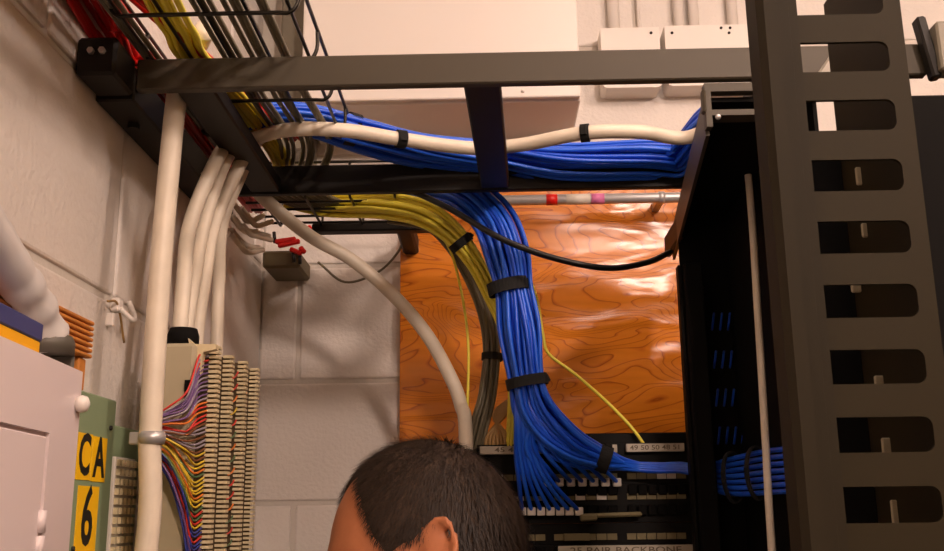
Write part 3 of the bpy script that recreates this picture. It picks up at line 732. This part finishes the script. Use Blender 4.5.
patch_panel(zz[1], zz[2], 497, 'second patch panel down with a plain row of labels toned dark for shade', seed=5)
patch_panel(zz[2], zz[3], 536.5, 'third patch panel down with a wide label tab toned dark for shade', [(560, 585, 533, 540, 0, '', 0, 1)], seed=6)
patch_panel(zz[3], zz[4], 560, 'bottom patch panel in view lettered 25 PAIR BACKBONE', [(554, 684, 545, 555, 1, '25 PAIR BACKBONE', .0115, 1.45)], seed=9)
q = A(580, 515, RY - .03)
cl_ = root('panel_lever', q, 'thin dark tan lever lying across the second patch panel', 'lever')
mk('bar', obox(A(582, 516, RY - .03), A(642, 514, RY - .03), None, (0, 1, 0), .006, .005), M_CELL, cl_)
mk('grip', obox(A(580, 518, RY - .03), A(597, 517, RY - .03), None, (0, 1, 0), .009, .012), M_CELL, cl_)

# ------------------------------------------------------------------ deep black cable duct right of the plywood
dz1 = A(680, 262, 1.30).z
DY = 1.30
dx0 = A(693, 400, DY).x; dx1 = A(765, 400, DY).x
vd = root('vertical_cable_duct', ((dx0 + dx1) / 2, DY, 0), 'deep black vertical cable duct standing beside the patch panels', 'cable duct')
zp = dz1
mk('post', boxm(dx0, dx0 + .024, DY, DY + .032, 0, zp, bev=.002), M_DARK, vd)
mk('post_lip', boxm(dx0 - .006, dx0 - .0005, DY + .015, DY + .032, 0, zp, bev=.001), M_RACK, vd)
mk('back_panel', boxm(dx0 + .006, .336, DY + .060, DY + .065, 0, ZL - .016), M_DARK, vd)
mk('side_panel', boxm(.332, .336, .956, DY + .0595, 0, ZL - .016), M_DARK, vd)
# sloping flange and top plate under the ladder
u0, u1 = at(702, 96, Y=.95), at(670, 232, Y=1.45)
zt_ = min(u0.z, ZL - .006); a0 = at(703, 97, Z=zt_); a1 = at(671, 233, Z=zt_)
zlow = at(674, 260, Y=a1.y).z
bm = bmesh.new()
dirv = (a1 - a0).normalized(); s_ = Vector((dirv.y, -dirv.x, 0))
th = .004
vsb = []
for p in (a0, a1):
    for dz in (zlow, zt_):
        for e in (0, th):
            vsb.append(bm.verts.new((p.x + s_.x * e, p.y + s_.y * e, dz)))
bmesh.ops.convex_hull(bm, input=bm.verts)
mk('top_flange', mesh_of(bm), M_BLACK_LIT, vd)
pl = [(a0.x + .005, a0.y), (.336, a0.y), (.336, a1.y), (a1.x + .005, a1.y)]
mk('top_plate', extrude_poly(pl, lambda x, y: Vector((x, y, zt_ - .006)), Vector((0, 0, .005))), M_DARK, vd)
# front end of the top channel
f0, f1 = at(706, 118, Y=a0.y - .01), at(756, 83, Y=a0.y - .01)
zc0, zc1 = f0.z, f1.z
bm = bmesh.new(); yq = a0.y - .012
t_ = .004
box(bm, f0.x, f0.x + .006, yq, yq + .012, zc0 - .01, min(zc1, ZL - .003))
box(bm, f0.x + .006, f1.x, yq, yq + .012, min(zc1, ZL - .003) - .009, min(zc1, ZL - .003))
box(bm, f0.x + .006, f1.x, yq, yq + .02, zc0 + .002, zc0 + .008)
mk('end_frame', mesh_of(bm), M_BLACK_LIT, vd)
hq = at(726, 94, Y=yq)
mk('bright_edge', boxm(f0.x + .01, f1.x - .004, yq + .02, yq + .024, hq.z - .001, hq.z + .003), M_STEEL, vd)
hq = at(709, 110, Y=yq)
mk('side_lug', obox(at(703, 90, Y=yq), at(704, 114, Y=yq), None, (0, 1, 0), .004, .011), M_BLACK_LIT, vd)
mk('rivet', tubem([at(718, 117, Y=yq - .002), at(718, 117, Y=yq + .004)], .003, 8), M_STEEL, vd)
cl0 = at(667, 246, Y=a1.y)
mk('cable_grip', boxm(cl0.x - .004, cl0.x + .005, 1.345, a1.y, cl0.z - .018, cl0.z + .014, bev=.002), M_BLACK, vd)
# finger rows in the duct: dim blue-grey wires
for r_ in range(4):
    for c_ in range(5):
        y = 322 + r_ * 38; x = 712 + c_ * 8 + r_ * 2
        cable('blue_network_cable', [A(x, y + 8, DY + .055), A(x + 1, y, DY + .045), A(x + 2, y - 9, DY + .055)], .0016, M_BLUE, 'short end of blue cable showing dimly inside the black duct', 'network cable', 'cable ends inside the duct', sides=6, n=3)
cable('white_duct_cable', [A(744, 128, 1.18), A(752, 220, 1.18), A(757, 300, 1.17), A(762, 380, 1.16), A(766, 450, 1.16), A(772, 551, 1.15), Vector((.30, 1.14, 1.2)), Vector((.30, 1.14, .05))], .0044, M_WHT, 'pale cable running straight down the black duct', sides=10)
for k, (xx, yy, Yd) in enumerate(((733, 477, 1.275), (757, 473, 1.215))):
    strap(A(xx, yy, Yd), A(xx + 12, yy - 2, Yd - .03) - A(xx - 12, yy + 2, Yd + .03), .012, .030, .008, 'dark strap around the blue cables passing through the black duct', group='straps inside the black duct', ref=(0, 0, 1))

# ------------------------------------------------------------------ near slotted cable manager
MY = .66
sz = [at(840, y, Y=MY).z for y in (42, 487)]
pitch = (sz[0] - sz[1]) / 7
SHT = .0228
xsl, xsr = .205, .2866
xr = at(912, 100, Y=MY).x
ztop = 2.13; zbot = .04
vm = root('slotted_cable_manager', (.24, MY, 0), 'tall dark olive cable manager with oval slots close at right', 'cable manager')
# comb-shaped plate: spine at the right, fingers between the slots
pts = [(xr, zbot), (xr, ztop)]
k = -2
def arc(cx_, cz_, r, a0_, a1_, n=5):
    return [(cx_ + r * math.cos(math.radians(a0_ + (a1_ - a0_) * i / n)), cz_ + r * math.sin(math.radians(a0_ + (a1_ - a0_) * i / n))) for i in range(n + 1)]
pts.append((xsl, ztop))
z = sz[0] + pitch * 2; rc = .0062
while z - SHT > zbot + .05:
    pts.append((xsl, z))
    pts += arc(xsr - rc, z - rc, rc, 90, 0)
    pts += arc(xsr - rc, z - SHT + rc, rc, 0, -90)
    pts.append((xsl, z - SHT))
    z -= pitch
pts.append((xsl, zbot))
mk('slotted_plate', extrude_poly(pts, lambda x, y: Vector((x, MY, y)), Vector((0, .003, 0))), mat('olive_enamel', (44, 38, 23), .6, spec=.15), vm)
mk('right_flange', boxm(xr - .003, xr, MY + .003, MY + .14, zbot, ztop), MATS['olive_enamel'], vm)
# channel on its left: stepped profile
xc0 = at(750, 60, Y=MY + .004).x; xc1 = at(797, 60, Y=MY).x
prof = [(xc0, MY + .004), (xc0, MY - .02), (xc0 + .004, MY - .026), (xc0 + .013, MY - .026), (xc0 + .016, MY - .016), (xc0 + .024, MY - .016), (xc0 + .026, MY - .010), (xc1, MY - .010), (xc1, MY - .0005), (xc0 + .006, MY - .0005), (xc0 + .006, MY + .004)]
mk('channel', extrude_poly(prof, lambda x, y: Vector((x, y, zbot)), Vector((0, 0, ztop - zbot))), mat('dark_olive_enamel', (44, 39, 28), .6, spec=.12), vm)
mk('side_web', boxm(.215, .218, MY + .0035, MY + .05, zbot, ztop - .02), M_BLACK, vm)
mk('foot_plate', boxm(xc0 - .02, xr + .02, MY - .06, MY + .16, 0, .0395), M_BLACK, vm)
mk('rear_panel', boxm(.245, xr - .0035, MY + .136, MY + .14, zbot, at(840, 140, Y=.8).z), M_DARK, vm)
# rear fingers coloured pale as if lit, and a thin pale cable seen through the slots
for (x, y, w_, h_) in ((854, 168, 11, 18), (860, 224, 11, 14), (850, 285, 10, 8), (873, 376, 10, 14), (880, 438, 12, 22), (889, 500, 14, 34)):
    a = at(x, y, Y=.76); b = at(x + w_, y, Y=.76); c = at(x, y + h_, Y=.76)
    mk('lit_finger', boxm(a.x, b.x, .757, .76, c.z, a.z, bev=.001), M_IVORY2, vm)
cable('thin_pale_cable', [at(884, 120, Y=.78), at(894, 235, Y=.775), at(903, 300, Y=.775), at(914, 365, Y=.775), at(919, 430, Y=.775), at(924, 551, Y=.77)], .0021, M_IVORY, 'thin pale cable hanging behind the oval slots', 'cable')
# oblique arm seen through the top slots
mk('inner_arm', obox(at(822, 84, Y=.86), at(856, 34, Y=.88), None, (0, 1, 0), .018, .006), M_GREYM, vm)

# black equipment cabinet at the right edge
ez = at(938, 90, Y=.82).z
eq = root('equipment_cabinet', (.62, 1.1, 0), 'black equipment cabinet behind the slotted cable manager at the right edge', 'cabinet')
mk('body', boxm(.342, .95, .835, 1.38, 0, ez, bev=.004), M_DARK, eq)
mk('door', boxm(.346, .946, .82, .8345, .05, ez - .004, bev=.002), M_DARK, eq)

# ------------------------------------------------------------------ person
hc = A(427, 558, 1.05)                  # centre of the head
HR = (Matrix.Rotation(math.radians(-8), 4, 'Z') @ Matrix.Rotation(math.radians(-16), 4, 'Y') @ Matrix.Rotation(math.radians(-14), 4, 'X'))
# head frame: -x forward, y to far side, z up (metres)
def head_pt(u, v):
    """u azimuth (0 = front), v polar from crown"""
    st, ct = math.sin(v), math.cos(v)
    fx_, sy_, uz = st * math.cos(u), st * math.sin(u), ct
    x = fx_ * (.098 if fx_ > 0 else .100); y = sy_ * .079; z = uz * .118
    # skull back fuller high, narrower low
    if uz < 0:
        k = min(1, -uz)
        if fx_ < 0: x *= 1 - .30 * k
        else: x *= 1 + .22 * math.sin(min(k, .95) * 2.6) * (1 if k > .3 else k / .3)
        y *= 1 - .20 * k
    else:
        y *= 1 + .04 * math.sin(v * 2); x *= 1 + .03 * math.sin(v * 2)
    if fx_ > .2:
        a = (fx_ - .2) / .8; c = abs(sy_)
        x += .007 * math.exp(-((uz - .16) / .10) ** 2) * a                              # brow
        x -= .008 * math.exp(-((uz + .02) / .10) ** 2) * math.exp(-((c - .36) / .16) ** 2)   # eye sockets
        x += .030 * math.exp(-((uz + .26) / .10) ** 2) * math.exp(-(c / .13) ** 2)     # nose tip
        x += .014 * math.exp(-((uz + .08) / .14) ** 2) * math.exp(-(c / .11) ** 2)     # nose bridge
        x += .010 * math.exp(-((uz + .52) / .08) ** 2) * math.exp(-(c / .26) ** 2)     # lips
        x -= .004 * math.exp(-((uz + .53) / .02) ** 2) * math.exp(-(c / .24) ** 2)
        x += .016 * math.exp(-((uz + .84) / .14) ** 2) * math.exp(-(c / .4) ** 2)      # chin
    return Vector((-x, -y, z))
HM = Matrix.Translation(hc) @ HR
NU, NV = 72, 48
def head_mesh():
    V, F = [], []
    V.append(head_pt(0, 0.0001))
    for j in range(1, NV):
        for i in range(NU): V.append(head_pt(2 * math.pi * i / NU, math.pi * j / NV))
    V.append(head_pt(0, math.pi - .0001))
    for i in range(NU):
        F.append((0, 1 + i, 1 + (i + 1) % NU))
        F.append((len(V) - 1, 1 + (NV - 2) * NU + (i + 1) % NU, 1 + (NV - 2) * NU + i))
    for j in range(NV - 2):
        for i in range(NU):
            a = 1 + j * NU + i; b = 1 + j * NU + (i + 1) % NU
            F.append((a, a + NU, b + NU, b))
    me = bpy.data.meshes.new('m'); me.from_pydata([HM @ v for v in V], [], F); return me
# ears: curled rim tubes + concha disc, both sides
def ear_meshes():
    out = []
    for s in (-1, 1):
        c = Vector((.026, s * .076, -.022))
        rim = []
        for k in range(15):
            g = math.radians(-140 + k * 20)
            rim.append(HM @ (c + Vector((.004 + .019 * math.cos(g) * (1 if math.cos(g) > 0 else .8) + .006 * math.sin(g), s * (.010 + .007 * math.cos(g)), .031 * math.sin(g) - (.006 if math.sin(g) < -.5 else 0)))))
        out.append(tubem(cat_rom(rim, n=3), .0048, 8))
        bm = bmesh.new(); bmesh.ops.create_uvsphere(bm, u_segments=16, v_segments=10, radius=1)
        bmesh.ops.scale(bm, vec=(.016, .0075, .028), verts=bm.verts); bmesh.ops.translate(bm, vec=c + Vector((.003, s * .004, -.002)), verts=bm.verts)
        bm.transform(HM); out.append(mesh_of(bm))
    return out
def skin_tree(nodes, edges):
    """limbs as closely spaced ellipsoids that taper from joint to joint; remesh() fuses them into one surface"""
    base = bmesh.new(); bmesh.ops.create_uvsphere(base, u_segments=16, v_segments=10, radius=1)
    BV = [v.co.copy() for v in base.verts]; BF = [[v.index for v in f.verts] for f in base.faces]; base.free()
    V, F = [], []
    def rad(r): return Vector((r[0], r[1], min(r))) if isinstance(r, tuple) else Vector((r, r, r))
    for a, b in edges:
        pa, pb = Vector(nodes[a][0]), Vector(nodes[b][0]); ra, rb = rad(nodes[a][1]), rad(nodes[b][1])
        n = max(3, int((pb - pa).length / (.22 * min(min(ra), min(rb)))) + 1)
        for i in range(n + 1):
            c, r = pa.lerp(pb, i / n), ra.lerp(rb, i / n); o = len(V)
            V += [c + Vector((v.x * r.x, v.y * r.y, v.z * r.z)) for v in BV]; F += [[o + k for k in f] for f in BF]
    me = bpy.data.meshes.new('m'); me.from_pydata(V, [], F); return me
def remesh(me, vox):
    o = bpy.data.objects.new('rm', me); COL.objects.link(o)
    md = o.modifiers.new('r', 'REMESH'); md.mode = 'VOXEL'; md.voxel_size = vox; md.use_smooth_shade = True
    ms = o.modifiers.new('s', 'SMOOTH'); ms.iterations = 4; ms.factor = .5
    dg = bpy.context.evaluated_depsgraph_get(); res = bpy.data.meshes.new_from_object(o.evaluated_get(dg))
    bpy.data.objects.remove(o); bpy.data.meshes.remove(me)
    bm = bmesh.new(); bm.from_mesh(res); seen = set(); best = []          # keep the outer surface only
    for v in bm.verts:
        if v in seen: continue
        st_ = [v]; seen.add(v); isl = []
        while st_:
            a = st_.pop(); isl.append(a)
            for e in a.link_edges:
                b = e.other_vert(a)
                if b not in seen: seen.add(b); st_.append(b)
        if len(isl) > len(best): best = isl
    kp = set(best); bmesh.ops.delete(bm, geom=[v for v in bm.verts if v not in kp], context='VERTS'); bm.to_mesh(res); bm.free()
    return res
bx, by = hc.x + .055, hc.y + .01           # body axis, facing -x
nk = HM @ Vector((.03, 0, -.085))
sk = {'pelvis': ((bx, by, .93), (.12, .15)), 'waist': ((bx + .005, by, 1.08), (.105, .14)), 'chest': ((bx + .005, by, 1.28), (.115, .165)), 'upper': ((bx + .01, by, 1.40), (.09, .12)),
      'neck0': ((bx + .005, by, 1.475), .056), 'neck1': (tuple(nk), .052)}
ed = [('pelvis', 'waist'), ('waist', 'chest'), ('chest', 'upper'), ('upper', 'neck0'), ('neck0', 'neck1')]
for s, n in ((-1, 'n'), (1, 'f')):
    sk['sh' + n] = ((bx + .01, by + s * .165, 1.40), .055); sk['el' + n] = ((bx + .02, by + s * .20, 1.12), .042); sk['wr' + n] = ((bx - .12, by + s * .15, .93), .028); sk['pm' + n] = ((bx - .17, by + s * .14, .90), (.036, .018))
    ed += [('upper', 'sh' + n), ('sh' + n, 'el' + n), ('el' + n, 'wr' + n), ('wr' + n, 'pm' + n)]
    sk['hp' + n] = ((bx, by + s * .09, .86), .088); sk['kn' + n] = ((bx - .015, by + s * .10, .49), .058); sk['an' + n] = ((bx + .02, by + s * .10, .085), .04); sk['to' + n] = ((bx - .15, by + s * .11, .03), .028)
    ed += [('pelvis', 'hp' + n), ('hp' + n, 'kn' + n), ('kn' + n, 'an' + n), ('an' + n, 'to' + n)]
parts = [skin_tree(sk, ed), head_mesh()] + ear_meshes()
for s in (-1, 1):
    pm = Vector((bx - .17, by + s * .14, .90))
    for k, ln in enumerate((.066, .078, .072, .056)):
        o_ = Vector((-.03, s * 0, 0)) + Vector((0, (k - 1.5) * .018, 0))
        b0 = pm + o_; parts.append(tubem(cat_rom([b0 + Vector((.02, 0, 0)), b0, b0 + Vector((-ln * .5, 0, -.004)), b0 + Vector((-ln * .8, 0, -.02)), b0 + Vector((-ln * .9, 0, -.04))], n=3), .0082, 8))
    parts.append(tubem(cat_rom([pm + Vector((.01, -s * .02, 0)), pm + Vector((-.015, -s * .045, -.008)), pm + Vector((-.04, -s * .055, -.02))], n=4), .0095, 8))
body = remesh(join(parts), .0055)
body.materials.clear()
person = root('person', (bx, by, 0), 'person with short dark hair in profile facing the terminal blocks', 'person')
mk('body', body, M_SKIN, person)
for s in (-1, 1):
    e = HM @ (head_pt(-s * .36, math.pi / 2 + .02) + Vector((.004, 0, 0)))
    bm = bmesh.new(); bmesh.ops.create_uvsphere(bm, u_segments=14, v_segments=10, radius=.0105); bmesh.ops.translate(bm, vec=e, verts=bm.verts)
    mk('eye', mesh_of(bm, True), M_EYE, person)
# clothes from the same skeleton, a little fuller
def grow(keys, d, extra={}):
    n = {}
    for k in keys:
        p_, r = sk[k]; r = extra.get(k, tuple(v + d for v in r) if isinstance(r, tuple) else r + d); n[k] = (p_, r)
    return n
sk2 = dict(sk)
for n in 'nf': sk2['cf' + n] = (tuple(Vector(sk['el' + n][0]).lerp(Vector(sk['wr' + n][0]), .05)), .044)
sk_b = sk; sk = sk2
shk = ['pelvis', 'waist', 'chest', 'upper', 'neck0'] + [a + n for n in 'nf' for a in ('sh', 'el', 'cf')]
she = [('pelvis', 'waist'), ('waist', 'chest'), ('chest', 'upper'), ('upper', 'neck0')] + [q for n in 'nf' for q in (('upper', 'sh' + n), ('sh' + n, 'el' + n), ('el' + n, 'cf' + n))]
mk('shirt', remesh(skin_tree(grow(shk, .016, {'neck0': .05}), she), .009), M_SHIRT, person)
trk = ['pelvis'] + [a + n for n in 'nf' for a in ('hp', 'kn', 'an')]
tre = [q for n in 'nf' for q in (('pelvis', 'hp' + n), ('hp' + n, 'kn' + n), ('kn' + n, 'an' + n))]
mk('trousers', remesh(skin_tree(grow(trk, .014, {'pelvis': (.13, .16)}), tre), .009), M_TROU, person)
for s in (-1, 1):
    bm = bmesh.new(); bmesh.ops.create_uvsphere(bm, u_segments=20, v_segments=12, radius=1); bmesh.ops.scale(bm, vec=(.145, .052, .055), verts=bm.verts)
    for v in bm.verts: v.co.z = max(v.co.z, -.04) - (.015 if v.co.x < -.05 and v.co.z > .02 else 0)
    bmesh.ops.translate(bm, vec=(bx - .065, by + s * .105, .041), verts=bm.verts)
    mk('shoe', mesh_of(bm, True), M_SHOE, person)
# hair: scalp shell and short strands
def hairline(u, v):
    """>0 inside the hair"""
    a = abs((u + math.pi) % (2 * math.pi) - math.pi)           # 0 front .. pi back
    # polar limit of hair for each azimuth
    pts_ = [(0, .86), (.35, .84), (.62, .66), (.85, .74), (1.1, 1.05), (1.28, 1.5), (1.38, 1.66), (1.55, 1.60), (1.75, 1.62), (1.95, 1.95), (2.3, 2.12), (math.pi, 2.2)]
    for (a0_, l0), (a1_, l1) in zip(pts_, pts_[1:]):
        if a <= a1_:
            return l0 + (l1 - l0) * (a - a0_) / (a1_ - a0_) - v
    return 2.2 - v
V, F, idx = [], [], {}
def hv(i, j):
    k_ = (i % 96, j)
    if k_ not in idx:
        u, v = 2 * math.pi * k_[0] / 96, 2.3 * j / 60
        hl = hairline(u, v); p_ = head_pt(u, max(v, .0001)); nn = Vector((p_.x / .0096, p_.y / .0062, p_.z / .0139)).normalized()
        off = .0055 * max(0, min(1, hl / .22)) - .001
        idx[k_] = len(V); V.append(HM @ (p_ + nn * off))
    return idx[k_]
for j in range(60):
    for i in range(96):
        if hairline(2 * math.pi * (i + .5) / 96, 2.3 * (j + .5) / 60) > -.02:
            F.append((hv(i, j), hv(i, j + 1), hv(i + 1, j + 1), hv(i + 1, j)))
me = bpy.data.meshes.new('m'); me.from_pydata(V, [], F); me.polygons.foreach_set('use_smooth', [True] * len(F))
hair = mk('hair', me, M_SCALP, person, label='short dark brown hair')
V, F = [], []
rn = random.Random(5)
for _ in range(30000):
    u, cz_ = rn.uniform(0, 2 * math.pi), rn.uniform(-.62, 1); v = math.acos(cz_)
    hl = hairline(u, v) + rn.uniform(-.05, .02)
    if hl < 0: continue
    p_ = head_pt(u, v); nn = Vector((p_.x / .0096, p_.y / .0062, p_.z / .0139)).normalized()
    # combed from the crown outwards
    d = Vector((p_.x - .045, p_.y, p_.z - .10)); d = (d - nn * d.dot(nn))
    d = d.normalized() if d.length > 1e-5 else Vector((1, 0, 0))
    d = (d + Vector((rn.uniform(-.25, .25), rn.uniform(-.25, .25), rn.uniform(-.25, .25)))).normalized()
    ln = (.008 + .012 * max(0, min(1, hl / .5))) * rn.uniform(.7, 1.2); wv = d.cross(nn).normalized() * .0003
    b0 = p_ + nn * .002; b1 = b0 + d * ln * .5 + nn * ln * .2; b2 = b0 + d * ln + nn * ln * .2
    n0 = len(V); V += [HM @ q_ for q_ in (b0 - wv, b0 + wv, b1 + wv, b1 - wv, b2)]
    F += [(n0, n0 + 1, n0 + 2, n0 + 3), (n0 + 3, n0 + 2, n0 + 4)]
me = bpy.data.meshes.new('m'); me.from_pydata(V, [], F)
mk('hair_strands', me, M_HAIR, hair, kind='stuff')
